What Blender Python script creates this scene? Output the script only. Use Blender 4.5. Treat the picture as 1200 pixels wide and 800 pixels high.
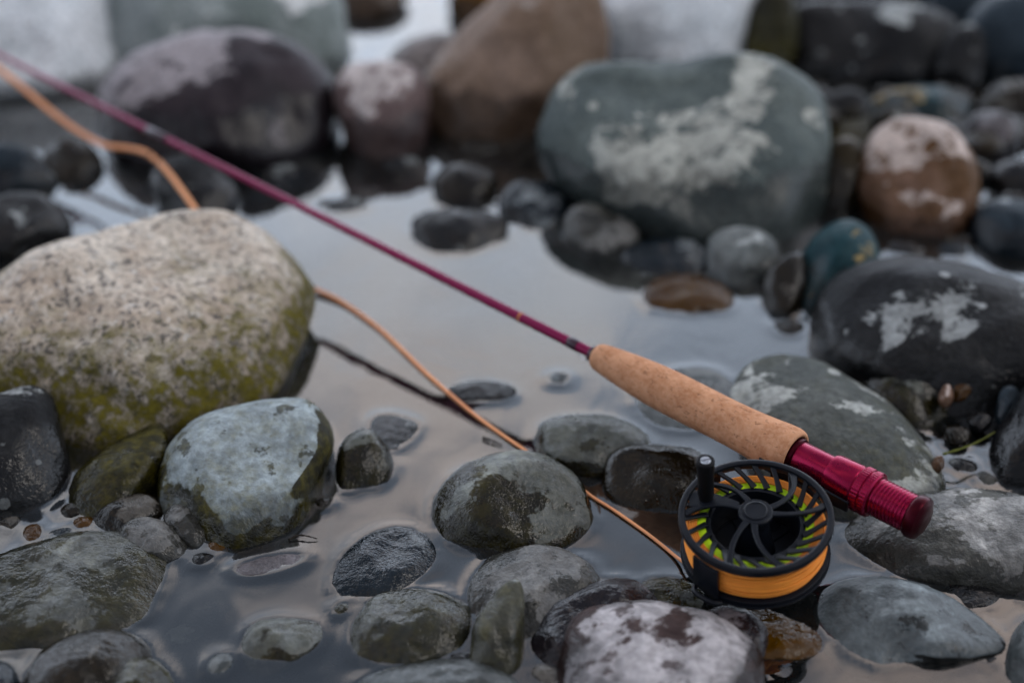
import bpy, bmesh, math, random
import numpy as np
from mathutils import Vector, Matrix, noise, kdtree
R = math.radians
random.seed(7); rng = np.random.default_rng(11)
scene = bpy.context.scene
for o in list(bpy.data.objects): bpy.data.objects.remove(o)
C = scene.collection

# ------------------------------------------------------------------ camera
CAM_H, PITCH, FL = 0.48, R(32), 50.0
cam = bpy.data.cameras.new('camera'); camo = bpy.data.objects.new('camera', cam); C.objects.link(camo)
camo.location = (0, 0, CAM_H); camo.rotation_euler = (math.pi/2 - PITCH, 0, 0)
cam.lens = FL; cam.sensor_width = 36; cam.clip_start = 0.01; cam.clip_end = 500
cam.dof.use_dof = True; cam.dof.focus_distance = 0.725; cam.dof.aperture_fstop = 2.9
scene.camera = camo

# ------------------------------------------------------------------ node helper
def nd(nt, typ, ins=None, **props):
    n = nt.nodes.new(typ)
    for k, v in props.items(): setattr(n, k, v)
    for k, v in (ins or {}).items():
        if isinstance(v, bpy.types.NodeSocket): nt.links.new(v, n.inputs[k])
        else: n.inputs[k].default_value = v
    return n
def mixc(nt, fac, a, b, mode='MIX'):
    n = nt.nodes.new('ShaderNodeMix'); n.data_type = 'RGBA'; n.blend_type = mode
    for k, v in ((0, fac), (6, a), (7, b)):
        if isinstance(v, bpy.types.NodeSocket): nt.links.new(v, n.inputs[k])
        else: n.inputs[k].default_value = v if k == 0 else (*v[:3], 1)
    return n.outputs[2]
def math_(nt, op, a, b=0.0, c=0.0, clamp=False):
    n = nt.nodes.new('ShaderNodeMath'); n.operation = op; n.use_clamp = clamp
    for k, v in enumerate((a, b, c)):
        if isinstance(v, bpy.types.NodeSocket): nt.links.new(v, n.inputs[k])
        else: n.inputs[k].default_value = v
    return n.outputs[0]
def rmp(nt, v, lo, hi, a=0.0, b=1.0, smooth=True):
    n = nt.nodes.new('ShaderNodeMapRange'); n.interpolation_type = 'SMOOTHSTEP' if smooth else 'LINEAR'
    nt.links.new(v, n.inputs[0])
    for k, x in ((1, lo), (2, hi), (3, a), (4, b)):
        if isinstance(x, bpy.types.NodeSocket): nt.links.new(x, n.inputs[k])
        else: n.inputs[k].default_value = x
    return n.outputs[0]

# ------------------------------------------------------------------ sky: dusk, broken soft cloud
SUN_EL, SUN_AZ = R(52), R(105)         # azimuth from +Y, positive to the right
w = bpy.data.worlds.new('World'); scene.world = w; w.use_nodes = True
nt = w.node_tree; nt.nodes.clear()
sky = nd(nt, 'ShaderNodeTexSky', sky_type='NISHITA', sun_disc=False, sun_elevation=SUN_EL, sun_rotation=SUN_AZ)
sky.air_density = 1.0; sky.dust_density = 2.0; sky.ozone_density = 1.0
tc = nd(nt, 'ShaderNodeTexCoord')
sep = nd(nt, 'ShaderNodeSeparateXYZ', {0: tc.outputs['Generated']})
zz = math_(nt, 'ADD', math_(nt, 'MAXIMUM', sep.outputs[2], 0.0), 0.30)
pl = nd(nt, 'ShaderNodeCombineXYZ', {0: math_(nt, 'DIVIDE', sep.outputs[0], zz), 1: math_(nt, 'DIVIDE', sep.outputs[1], zz), 2: 1.9})
cn = nd(nt, 'ShaderNodeTexNoise', {'Vector': pl.outputs[0], 'Scale': 3.2, 'Detail': 3.0, 'Roughness': 0.5, 'Distortion': 0.3})
cf = rmp(nt, cn.outputs[0], 0.46, 0.66)
cn2 = nd(nt, 'ShaderNodeTexNoise', {'Vector': pl.outputs[0], 'Scale': 1.4, 'Detail': 2.0, 'Roughness': 0.5})
haze_f = rmp(nt, sep.outputs[2], 0.34, 0.74, 0.92, 0.10)     # thin bright veil of cloud, thicker towards the horizon
glow = rmp(nt, sep.outputs[1], -1.0, 1.0, 0.12, 1.25, False)   # the veil is brighter up the valley
hz = nd(nt, 'ShaderNodeVectorMath', {0: (33.0, 38.0, 46.0), 3: glow}, operation='SCALE')
base = mixc(nt, haze_f, sky.outputs[0], hz.outputs[0])
ccol = mixc(nt, rmp(nt, cn2.outputs[0], 0.40, 0.60), (46.0, 36.5, 30.5), (38.0, 37.5, 37.5))
ccl = nd(nt, 'ShaderNodeVectorMath', {0: ccol, 3: glow}, operation='SCALE')
skyc = mixc(nt, math_(nt, 'MULTIPLY', cf, 0.55), base, ccl.outputs[0])
bg = nd(nt, 'ShaderNodeBackground', {0: skyc, 1: 0.10})
nd(nt, 'ShaderNodeOutputWorld', {0: bg.outputs[0]})

sl = bpy.data.lights.new('sun', 'SUN'); so = bpy.data.objects.new('sun', sl); C.objects.link(so)
sl.energy = 0.9; sl.angle = R(25); sl.color = (1.0, 0.95, 0.90)
sd = Vector((math.sin(SUN_AZ)*math.cos(SUN_EL), math.cos(SUN_AZ)*math.cos(SUN_EL), math.sin(SUN_EL)))
so.rotation_euler = sd.to_track_quat('Z', 'Y').to_euler()
vs = scene.view_settings; vs.view_transform = 'Standard'; vs.look = 'None'; vs.exposure = -0.68; vs.gamma = 1.0
vs.use_curve_mapping = False
scene.render.engine = 'CYCLES'
cy = scene.cycles; cy.max_bounces = 4; cy.use_adaptive_sampling = True; cy.adaptive_threshold = 0.03; cy.diffuse_bounces = 2; cy.glossy_bounces = 3; cy.transparent_max_bounces = 8
cy.caustics_reflective = False; cy.caustics_refractive = False; cy.use_denoising = True

# ------------------------------------------------------------------ measuring: pixel of the photo -> place on a level plane
Fpx = 1200*FL/36
rV = Vector((1, 0, 0)); vV = Vector((0, math.cos(PITCH), -math.sin(PITCH))); uV = Vector((0, math.sin(PITCH), math.cos(PITCH)))
CP = Vector((0, 0, CAM_H))
def ray(x, y): return (vV*Fpx + rV*(x-600) + uV*(400-y)).normalized()
def at(x, y, z=0.0):
    d = ray(x, y); return CP + d*((z-CAM_H)/d.z)

# ------------------------------------------------------------------ object helpers
def link(name, me, mat=None, parent=None, smooth=True):
    o = bpy.data.objects.new(name, me); C.objects.link(o)
    if mat: me.materials.append(mat)
    if smooth: me.polygons.foreach_set('use_smooth', [True]*len(me.polygons))
    if parent: o.parent = parent
    return o
def tag(o, label=None, cat=None, group=None, kind=None):
    if label: o['label'] = label
    if cat: o['category'] = cat
    if group: o['group'] = group
    if kind: o['kind'] = kind
    return o
def pyd(name, vs_, fs):
    me = bpy.data.meshes.new(name); me.from_pydata([tuple(v) for v in vs_], [], fs); me.update(); return me
class MB:
    def __init__(s): s.v = []; s.f = []
    def add(s, v, f):
        b = len(s.v); s.v += [tuple(p) for p in v]; s.f += [tuple(i+b for i in q) for q in f]
    def lathe(s, prof, seg=48, axis='Z', closed=False, knurl=0, ka=0.0, a0=0, a1=None):
        n = len(prof); full = a1 is None; cols = seg if full else seg+1
        vv = []
        for k in range(cols):
            a = (2*math.pi*k/seg) if full else a0+(a1-a0)*k/seg
            for (h, r) in prof:
                rr = r + (ka*(1 if k % 2 else -1) if knurl and r > knurl else 0)
                x, y = rr*math.cos(a), rr*math.sin(a)
                vv.append((x, y, h) if axis == 'Z' else (h, x, y))
        ff = []
        m = n if closed else n-1
        for k in range(seg):
            k2 = (k+1) % cols
            for i in range(m):
                j = (i+1) % n
                q = (k*n+i, k2*n+i, k2*n+j, k*n+j)
                ff.append(q if axis == 'Z' else q)
        if not full and closed:
            ff.append(tuple(range(n))); ff.append(tuple(range(seg*n+n-1, seg*n-1, -1)))
        s.add(vv, ff); return s
    def sweep(s, pts, sec, up=None, closed=False, cap=True):
        # pts: list of Vector; sec(i) -> list of (a, b) offsets along (side, up)
        n = len(pts); rings = []; prev = None
        for i, p in enumerate(pts):
            if closed: t = (pts[(i+1) % n]-pts[i-1]).normalized()
            else: t = (pts[min(i+1, n-1)]-pts[max(i-1, 0)]).normalized()
            if up is not None: side = t.cross(up).normalized(); nn = side.cross(t).normalized()
            else:
                if prev is None:
                    ref = Vector((0, 0, 1)) if abs(t.z) < .9 else Vector((1, 0, 0)); nn = (ref-t*ref.dot(t)).normalized()
                else: nn = (prev-t*prev.dot(t)).normalized()
                prev = nn; side = t.cross(nn)
            rings.append([p+side*a+nn*b for a, b in sec(i)])
        m = len(rings[0]); vv = [v for r_ in rings for v in r_]; ff = []
        for i in range(n if closed else n-1):
            i2 = (i+1) % n
            for j in range(m):
                j2 = (j+1) % m; ff.append((i*m+j, i*m+j2, i2*m+j2, i2*m+j))
        if cap and not closed: ff.append(tuple(range(m-1, -1, -1))); ff.append(tuple((n-1)*m+j for j in range(m)))
        s.add(vv, ff); return s
    def build(s, name, mat, parent=None, smooth=True, sharp=None):
        me = pyd(name, s.v, s.f)
        bm = bmesh.new(); bm.from_mesh(me); bmesh.ops.recalc_face_normals(bm, faces=bm.faces)
        if sharp:
            for e in bm.edges:
                if len(e.link_faces) == 2 and e.calc_face_angle(0) > R(sharp): e.smooth = False
        bm.to_mesh(me); bm.free()
        return link(name, me, mat, parent, smooth)
def circ(r, m=8): return [(r*math.cos(2*math.pi*k/m), r*math.sin(2*math.pi*k/m)) for k in range(m)]
def catmull(P, n=8, closed=False):
    out = []; N = len(P)
    for i in range(N if closed else N-1):
        p0 = P[i-1] if (closed or i > 0) else P[0]; p1 = P[i]; p2 = P[(i+1) % N]
        p3 = P[(i+2) % N] if (closed or i+2 < N) else P[-1]
        for k in range(n):
            t = k/n
            out.append(0.5*((2*p1)+(p2-p0)*t+(2*p0-5*p1+4*p2-p3)*t*t+(3*p1-p0-3*p2+p3)*t**3))
    if not closed: out.append(P[-1])
    return out

# ------------------------------------------------------------------ materials
def new_mat(name):
    m = bpy.data.materials.new(name); m.use_nodes = True; m.node_tree.nodes.clear(); return m, m.node_tree
def pbr(nt, col, rough=0.5, metal=0.0, normal=None, coat=0.0, spec=0.3):
    b = nd(nt, 'ShaderNodeBsdfPrincipled', {'Roughness': rough, 'Metallic': metal, 'Coat Weight': coat, 'Specular IOR Level': spec})
    if isinstance(col, bpy.types.NodeSocket): nt.links.new(col, b.inputs['Base Color'])
    else: b.inputs['Base Color'].default_value = (*col, 1)
    if normal: nt.links.new(normal, b.inputs['Normal'])
    nd(nt, 'ShaderNodeOutputMaterial', {0: b.outputs[0]}); return b
def nz(nt, vec, scale, detail=4.0, rough=0.55, dist=0.0):
    return nd(nt, 'ShaderNodeTexNoise', {'Vector': vec, 'Scale': scale, 'Detail': detail, 'Roughness': rough, 'Distortion': dist}).outputs[0]

def rock_mat(name, c1, c2, lich=(0.34, 0.36, 0.35), la=0.0, ls=16, top=0.25, spk=0.0, moss=0.0, mosslim=(0.02, 0.07), wet=0.010,  # wet: height of the soaked band, which also carries painted shade
             rough=0.55, spots=0.3, islands=False, veins=0.0, dk=0.46, spks=1.0, spec=0.08):
    def tint(c, d, q=2.0):
        g = sum(c)/3; return tuple(max(.002, (g+(x-g)*q)*d) for x in c)
    c1 = tint(c1, dk); c2 = tint(c2, dk); lich = tint(lich, min(1, max(dk*1.5, .86)), 1.0)
    m, nt = new_mat(name)
    tc = nd(nt, 'ShaderNodeTexCoord'); geo = nd(nt, 'ShaderNodeNewGeometry')
    if islands: rnd = geo.outputs['Random Per Island']
    else: rnd = nd(nt, 'ShaderNodeObjectInfo').outputs['Random']
    off = nd(nt, 'ShaderNodeCombineXYZ', {0: math_(nt, 'MULTIPLY', rnd, 41.0), 1: math_(nt, 'MULTIPLY', rnd, 17.3), 2: math_(nt, 'MULTIPLY', rnd, 29.1)})
    P = nd(nt, 'ShaderNodeVectorMath', {0: tc.outputs['Object'], 1: off.outputs[0]}, operation='ADD').outputs[0]
    nrm = nd(nt, 'ShaderNodeSeparateXYZ', {0: geo.outputs['Normal']}).outputs[2]
    pz = nd(nt, 'ShaderNodeSeparateXYZ', {0: geo.outputs['Position']}).outputs[2]
    big = nz(nt, P, 11, 3, 0.62); mid = nz(nt, P, 42, 5, 0.68, 0.3); fine = nz(nt, P, 210, 3, 0.65)
    col = mixc(nt, rmp(nt, math_(nt, 'ADD', math_(nt, 'MULTIPLY', big, 0.6), math_(nt, 'MULTIPLY', mid, 0.4)), 0.36, 0.64), c1, c2)
    if islands:
        col = mixc(nt, 1.0, col, nd(nt, 'ShaderNodeValToRGB', {0: rnd}).outputs[0], 'MULTIPLY')
        rp = [n for n in nt.nodes if n.type == 'VALTORGB'][0].color_ramp
        for pos, c_ in ((0.0, (.5, .55, .6)), (0.3, (1, .85, .7)), (0.6, (.8, .85, .9)), (0.85, (1.3, 1.0, .8))):
            e = rp.elements.new(pos); e.color = (*c_, 1)
        rp.elements.remove(rp.elements[0])
    lf = None
    if la > 0:
        ln = nz(nt, P, ls, 6, 0.66, 0.25)
        lsum = math_(nt, 'ADD', ln, math_(nt, 'MULTIPLY', math_(nt, 'SUBTRACT', nrm, 0.35), top))
        th = 0.72-la*0.4
        lf = rmp(nt, lsum, th-0.014, th+0.02)
        pit = rmp(nt, nz(nt, P, 75, 4, 0.6), 0.36, 0.42)
        lf = math_(nt, 'MULTIPLY', lf, math_(nt, 'ADD', math_(nt, 'MULTIPLY', pit, 0.8), 0.2))
        lc = mixc(nt, rmp(nt, mid, 0.3, 0.7), tuple(x*0.72 for x in lich), tuple(min(1, x*1.22) for x in lich))
        col = mixc(nt, math_(nt, 'MULTIPLY', lf, 0.92), col, lc)
    if spots > 0:
        vo = nd(nt, 'ShaderNodeTexVoronoi', {'Vector': P, 'Scale': 62.0, 'Randomness': 1.0})
        vr = nd(nt, 'ShaderNodeSeparateColor', {0: vo.outputs['Color']})
        sz = rmp(nt, vr.outputs[0], 1-spots*0.35, 1.0, 0.0, 0.30, False)
        sf = math_(nt, 'LESS_THAN', math_(nt, 'ADD', vo.outputs['Distance'], math_(nt, 'MULTIPLY', math_(nt, 'SUBTRACT', fine, 0.5), 0.22)), sz)
        col = mixc(nt, math_(nt, 'MULTIPLY', sf, 0.7), col, tuple(min(1, x*1.25) for x in lich))
    if veins > 0:
        vn = nz(nt, P, 20, 3, 0.5, 1.5)
        vf = rmp(nt, math_(nt, 'ABSOLUTE', math_(nt, 'SUBTRACT', vn, 0.5)), 0.0, 0.012, veins, 0.0)
        col = mixc(nt, vf, col, (0.45, 0.45, 0.44))
    if spk > 0:
        s1 = nz(nt, P, 170*spks, 3, 0.7, 0.4); s2 = nz(nt, P, 120*spks, 4, 0.7)
        col = mixc(nt, math_(nt, 'MULTIPLY', rmp(nt, s1, 0.53, 0.60), spk), col, (0.055, 0.055, 0.06))
        col = mixc(nt, math_(nt, 'MULTIPLY', rmp(nt, s2, 0.56, 0.66), spk*0.8), col, (0.62, 0.60, 0.57))
    if moss > 0:
        mn = nz(nt, P, 30, 5, 0.75); mn2 = nz(nt, P, 120, 4, 0.7)
        mz = math_(nt, 'ADD', pz, math_(nt, 'MULTIPLY', math_(nt, 'SUBTRACT', mn, 0.5), -0.10))
        mf = math_(nt, 'MULTIPLY', rmp(nt, mz, mosslim[0], mosslim[1], moss, 0.0), rmp(nt, mn2, 0.25, 0.6, 0.45, 1.0))
        col = mixc(nt, mf, col, mixc(nt, rmp(nt, mn2, 0.35, 0.65), (0.020, 0.019, 0.004), (0.115, 0.098, 0.014)))
    col = mixc(nt, 1.0, col, nd(nt, 'ShaderNodeCombineColor', {k: rmp(nt, fine, 0.25, 0.75, 0.72, 1.25) for k in (0, 1, 2)}).outputs[0], 'MULTIPLY')
    # soaked, glossy band above the water; its deep colour also paints lower-side shade
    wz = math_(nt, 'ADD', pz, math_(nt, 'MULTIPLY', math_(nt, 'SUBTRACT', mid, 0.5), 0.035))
    wet_shade = rmp(nt, wz, wet-0.004, wet+0.006, 1.0, 0.0)
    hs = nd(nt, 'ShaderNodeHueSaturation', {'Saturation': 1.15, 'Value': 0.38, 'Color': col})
    col = mixc(nt, wet_shade, col, hs.outputs[0])
    rg = math_(nt, 'ADD', math_(nt, 'MULTIPLY', math_(nt, 'SUBTRACT', mid, 0.5), 0.35), rough)
    if lf is not None: rg = math_(nt, 'ADD', rg, math_(nt, 'MULTIPLY', lf, 0.2))
    rg = math_(nt, 'SUBTRACT', rg, math_(nt, 'MULTIPLY', wet_shade, 0.33), clamp=True)
    h = math_(nt, 'ADD', math_(nt, 'MULTIPLY', mid, 0.9), math_(nt, 'MULTIPLY', fine, 0.28))
    bp = nd(nt, 'ShaderNodeBump', {'Strength': 0.6, 'Distance': 0.0045, 'Height': h})
    bs = pbr(nt, col, rg, 0, bp.outputs[0], spec=spec)
    nt.links.new(rmp(nt, wet_shade, 0.0, 1.0, spec, spec+0.22), bs.inputs['Specular IOR Level'])
    return m

M = {}
GL = (0.40, 0.43, 0.43)
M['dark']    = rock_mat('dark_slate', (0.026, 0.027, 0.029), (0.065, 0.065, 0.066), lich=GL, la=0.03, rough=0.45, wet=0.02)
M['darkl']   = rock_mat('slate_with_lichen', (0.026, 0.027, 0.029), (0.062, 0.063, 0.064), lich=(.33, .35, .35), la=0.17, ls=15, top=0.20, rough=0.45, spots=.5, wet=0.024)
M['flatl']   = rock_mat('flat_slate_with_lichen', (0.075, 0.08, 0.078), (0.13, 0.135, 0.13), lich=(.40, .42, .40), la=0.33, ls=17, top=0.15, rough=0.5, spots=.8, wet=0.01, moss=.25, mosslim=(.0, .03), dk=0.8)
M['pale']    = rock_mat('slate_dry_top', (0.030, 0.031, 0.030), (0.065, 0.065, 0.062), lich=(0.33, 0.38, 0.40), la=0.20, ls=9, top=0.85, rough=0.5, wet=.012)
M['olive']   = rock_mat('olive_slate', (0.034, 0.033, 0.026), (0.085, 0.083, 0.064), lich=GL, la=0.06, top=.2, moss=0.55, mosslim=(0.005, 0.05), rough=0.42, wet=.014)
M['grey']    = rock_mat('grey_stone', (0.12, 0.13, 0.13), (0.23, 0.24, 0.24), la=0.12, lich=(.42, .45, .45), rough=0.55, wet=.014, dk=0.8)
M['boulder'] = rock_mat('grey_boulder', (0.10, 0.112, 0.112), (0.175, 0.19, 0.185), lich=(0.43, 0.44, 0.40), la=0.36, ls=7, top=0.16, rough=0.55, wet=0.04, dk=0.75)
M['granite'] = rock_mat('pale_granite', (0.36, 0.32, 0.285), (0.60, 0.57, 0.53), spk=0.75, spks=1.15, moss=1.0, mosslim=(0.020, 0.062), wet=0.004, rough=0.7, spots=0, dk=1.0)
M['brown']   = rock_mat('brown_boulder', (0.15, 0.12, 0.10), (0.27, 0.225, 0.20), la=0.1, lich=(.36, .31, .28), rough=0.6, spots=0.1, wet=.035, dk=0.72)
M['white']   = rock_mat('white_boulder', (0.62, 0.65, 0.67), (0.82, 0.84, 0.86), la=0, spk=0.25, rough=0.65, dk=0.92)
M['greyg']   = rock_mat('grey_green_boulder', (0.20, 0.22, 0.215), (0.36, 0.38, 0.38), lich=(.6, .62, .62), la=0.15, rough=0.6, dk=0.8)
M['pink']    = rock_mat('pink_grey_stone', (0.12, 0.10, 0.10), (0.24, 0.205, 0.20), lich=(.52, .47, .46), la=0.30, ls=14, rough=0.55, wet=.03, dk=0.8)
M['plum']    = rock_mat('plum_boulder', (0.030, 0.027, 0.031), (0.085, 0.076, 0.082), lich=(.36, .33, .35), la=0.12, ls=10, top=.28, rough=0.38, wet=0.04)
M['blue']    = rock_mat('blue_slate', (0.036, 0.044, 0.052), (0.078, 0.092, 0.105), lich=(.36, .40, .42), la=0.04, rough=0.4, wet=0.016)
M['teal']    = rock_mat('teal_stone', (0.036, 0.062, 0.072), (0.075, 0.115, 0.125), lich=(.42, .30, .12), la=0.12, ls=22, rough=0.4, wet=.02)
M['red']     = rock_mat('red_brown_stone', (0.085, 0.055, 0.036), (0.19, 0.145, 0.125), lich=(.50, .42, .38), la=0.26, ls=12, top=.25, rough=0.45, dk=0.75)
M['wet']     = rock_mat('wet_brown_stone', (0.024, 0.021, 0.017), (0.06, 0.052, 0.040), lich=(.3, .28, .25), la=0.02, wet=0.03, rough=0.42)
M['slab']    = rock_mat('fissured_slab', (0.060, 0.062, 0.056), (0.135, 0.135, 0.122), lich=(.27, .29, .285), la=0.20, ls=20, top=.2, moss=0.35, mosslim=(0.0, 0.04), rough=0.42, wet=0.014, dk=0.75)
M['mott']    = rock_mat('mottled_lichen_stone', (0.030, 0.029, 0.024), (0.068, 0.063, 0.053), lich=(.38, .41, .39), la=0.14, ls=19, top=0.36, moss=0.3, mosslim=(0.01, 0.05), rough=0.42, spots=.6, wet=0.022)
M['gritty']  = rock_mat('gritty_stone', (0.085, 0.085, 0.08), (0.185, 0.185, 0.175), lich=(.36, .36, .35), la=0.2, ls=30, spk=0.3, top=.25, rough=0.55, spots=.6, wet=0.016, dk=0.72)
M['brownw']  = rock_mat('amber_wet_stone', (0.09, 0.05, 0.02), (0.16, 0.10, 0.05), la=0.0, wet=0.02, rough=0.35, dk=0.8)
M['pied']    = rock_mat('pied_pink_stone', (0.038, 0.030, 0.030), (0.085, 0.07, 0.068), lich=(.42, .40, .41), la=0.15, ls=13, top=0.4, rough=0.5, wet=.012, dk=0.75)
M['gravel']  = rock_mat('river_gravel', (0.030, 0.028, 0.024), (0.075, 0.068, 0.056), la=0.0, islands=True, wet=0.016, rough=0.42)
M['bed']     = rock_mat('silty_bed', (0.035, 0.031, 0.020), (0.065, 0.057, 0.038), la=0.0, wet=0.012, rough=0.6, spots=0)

# ------------------------------------------------------------------ river bed
humps = [(1120, 520, 0.10, 0.040), (1000, 190, 0.10, 0.045), (1170, 290, 0.10, 0.025), (1150, 120, 0.2, 0.050), (100, 610, 0.08, 0.030), (60, 170, .14, .02),
         (560, 150, .10, .03), (300, 110, .16, .03)]
humps = [(at(x, y), s, h) for x, y, s, h in humps]
def bed_z(x, y):
    z = -0.050 + 0.010*noise.noise((x*6, y*6, 3.1)) + 0.004*noise.noise((x*25, y*25, 1.7))
    for p, s, h in humps: z += h*math.exp(-((x-p.x)**2+(y-p.y)**2)/(s*s))
    return z
def sheet(name, xs, ys, fz, far, zf):
    nx, ny = len(xs), len(ys)
    vv = [(x, y, fz(x, y)) for y in ys for x in xs]
    ff = [(j*nx+i, j*nx+i+1, (j+1)*nx+i+1, (j+1)*nx+i) for j in range(ny-1) for i in range(nx-1)]
    b = len(vv)
    x0, x1, y0, y1 = xs[0], xs[-1], ys[0], ys[-1]
    vv += [(-far, -far, zf), (far, -far, zf), (far, far, zf), (-far, far, zf)]
    c = [0, nx-1, nx*ny-1, nx*(ny-1)]
    ff += [tuple([b, b+1]+[i for i in range(nx-1, -1, -1)]), tuple([b+1, b+2]+[j*nx+nx-1 for j in range(ny-1, -1, -1)]),
           tuple([b+2, b+3]+[nx*(ny-1)+i for i in range(nx)]), tuple([b+3, b]+[j*nx for j in range(ny)])]
    return pyd(name, vv, ff)
xs = np.linspace(-1.6, 1.6, 160).tolist(); ys = np.linspace(-0.4, 2.8, 160).tolist()
bedo = link('riverbed', sheet('riverbed', xs, ys, bed_z, 80, -0.05), M['bed']); tag(bedo, 'dark silty bed under the shallow water', 'riverbed', kind='structure')

# ------------------------------------------------------------------ stones
ICO = {}
def ico(sub):
    if sub not in ICO:
        bm = bmesh.new(); bmesh.ops.create_icosphere(bm, subdivisions=sub, radius=1)
        ICO[sub] = ([v.co.copy() for v in bm.verts], [tuple(v.index for v in f.verts) for f in bm.faces]); bm.free()
    return ICO[sub]
water_pts = []          # where stones break the surface
def stone(name, label, cat, mat, poly, sink=0.25, dep=0.85, k=0.55, lump=0.07, box=0.85, sub=None, lift=0.0, group=None, facet=2):
    """A solid stone standing where its foot meets the water; poly is its outline as measured, sink how far it goes on below the water."""
    P = [Vector((x, y, 0)) for x, y in poly]
    yw = max(p.y for p in P); yt = min(p.y for p in P)
    xw = sum(p.x for p in P if p.y > yw-(yw-yt)*0.18)/max(1, len([1 for p in P if p.y > yw-(yw-yt)*0.18]))
    x0, x1 = min(p.x for p in P), max(p.x for p in P)
    xc, yc = (x0+x1)/2, yt+(yw-yt)*0.52
    Q = [Vector((p.x, p.y if p.y < yc else yc+(p.y-yc)*(1+sink*2), 0)) for p in P]
    yb = max(p.y for p in Q); yc = (yt+yb)/2
    cur = catmull(Q, 10, True)
    NB = 720; tab = [0.0]*NB
    angs = sorted(((math.atan2(-(p.y-yc), p.x-xc)) % (2*math.pi), math.hypot(p.x-xc, p.y-yc)) for p in cur)
    aa = np.array([a for a, _ in angs]); rr = np.array([r for _, r in angs])
    aa = np.concatenate([aa-2*np.pi, aa, aa+2*np.pi]); rr = np.concatenate([rr]*3)
    v = ray(xc, yc); r = v.cross(Vector((0, 0, 1))).normalized(); u = r.cross(v).normalized()
    f = (yw-yc)/(yb-yc)
    hw = (x1-x0)/2; hh = (yb-yt)/2
    lo, hi = 0.2, 6.0
    for _ in range(50):
        t = (lo+hi)/2; s = t/math.sqrt(Fpx**2+(xc-600)**2+(yc-400)**2)
        D = dep*s*math.sqrt(hw*hh)
        oy = -(yw-yc)*s
        p = CP+v*t+(u+v*k)*oy-v*D*(max(0.0, 1-f*f)**0.5)**box
        if p.z > lift: lo = t
        else: hi = t
    c = CP+v*t
    sd = random.uniform(0, 100); size = s*math.sqrt(hw*hh)
    if sub is None: sub = 5 if (x1-x0) > 150 else 4
    V, Fc = ico(sub)
    base = Vector((c.x, c.y, 0.0))
    fac = []
    while len(fac) < int(facet)*2:
        fn = Vector((random.gauss(0, 1), random.gauss(0, 1), random.gauss(0, 1))).normalized()
        if abs(fn.z) > .6: fac.append((fn, random.uniform(.76, .95)))
    th = np.array([math.atan2(n.y, n.x) for n in V]) % (2*np.pi)
    rad = np.interp(th, aa, rr)
    vv = []
    for n, R_ in zip(V, rad):
        q = n.copy()
        for fn, fd in fac:
            e = q.dot(fn)-fd
            if e > 0: q -= fn*e*0.8
        rho = math.hypot(q.x, q.y)
        th_ = math.hypot(n.x, n.y)
        if th_ > 1e-6: ox, oy = q.x/ max(rho, 1e-6)*rho*R_*s, q.y/max(rho, 1e-6)*rho*R_*s
        else: ox = oy = 0.0
        dz = -math.copysign(abs(q.z)**box, q.z)*D
        w1 = noise.noise(n*1.7+Vector((sd, 0, 0))); w2 = noise.noise(n*4.0+Vector((0, sd, 0))); w3 = noise.noise(n*10+Vector((0, 0, sd)))
        dz += size*(lump*1.6*w1+lump*0.7*w2+lump*.22*w3)
        g = 1+0.035*w2*lump/0.07+0.012*w3
        p = c+r*ox*g+(u+v*k)*oy*g+v*dz
        vv.append(p-base)
    o = link(name, pyd(name, vv, Fc), M[mat]); o.location = base
    tag(o, label, cat, group)
    # waterline crossing points for the meniscus
    me = o.data
    zs = np.array([p.z for p in vv])
    ed = np.empty(len(me.edges)*2, dtype=np.int64); me.edges.foreach_get('vertices', ed); ed = ed.reshape(-1, 2)
    za, zb = zs[ed[:, 0]], zs[ed[:, 1]]
    for i in np.nonzero(za*zb < 0)[0]:
        a, b = vv[ed[i, 0]], vv[ed[i, 1]]; tt = za[i]/(za[i]-zb[i]); q = a.lerp(b, float(tt))+base
        water_pts.append((q.x, q.y))
    return o

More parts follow.
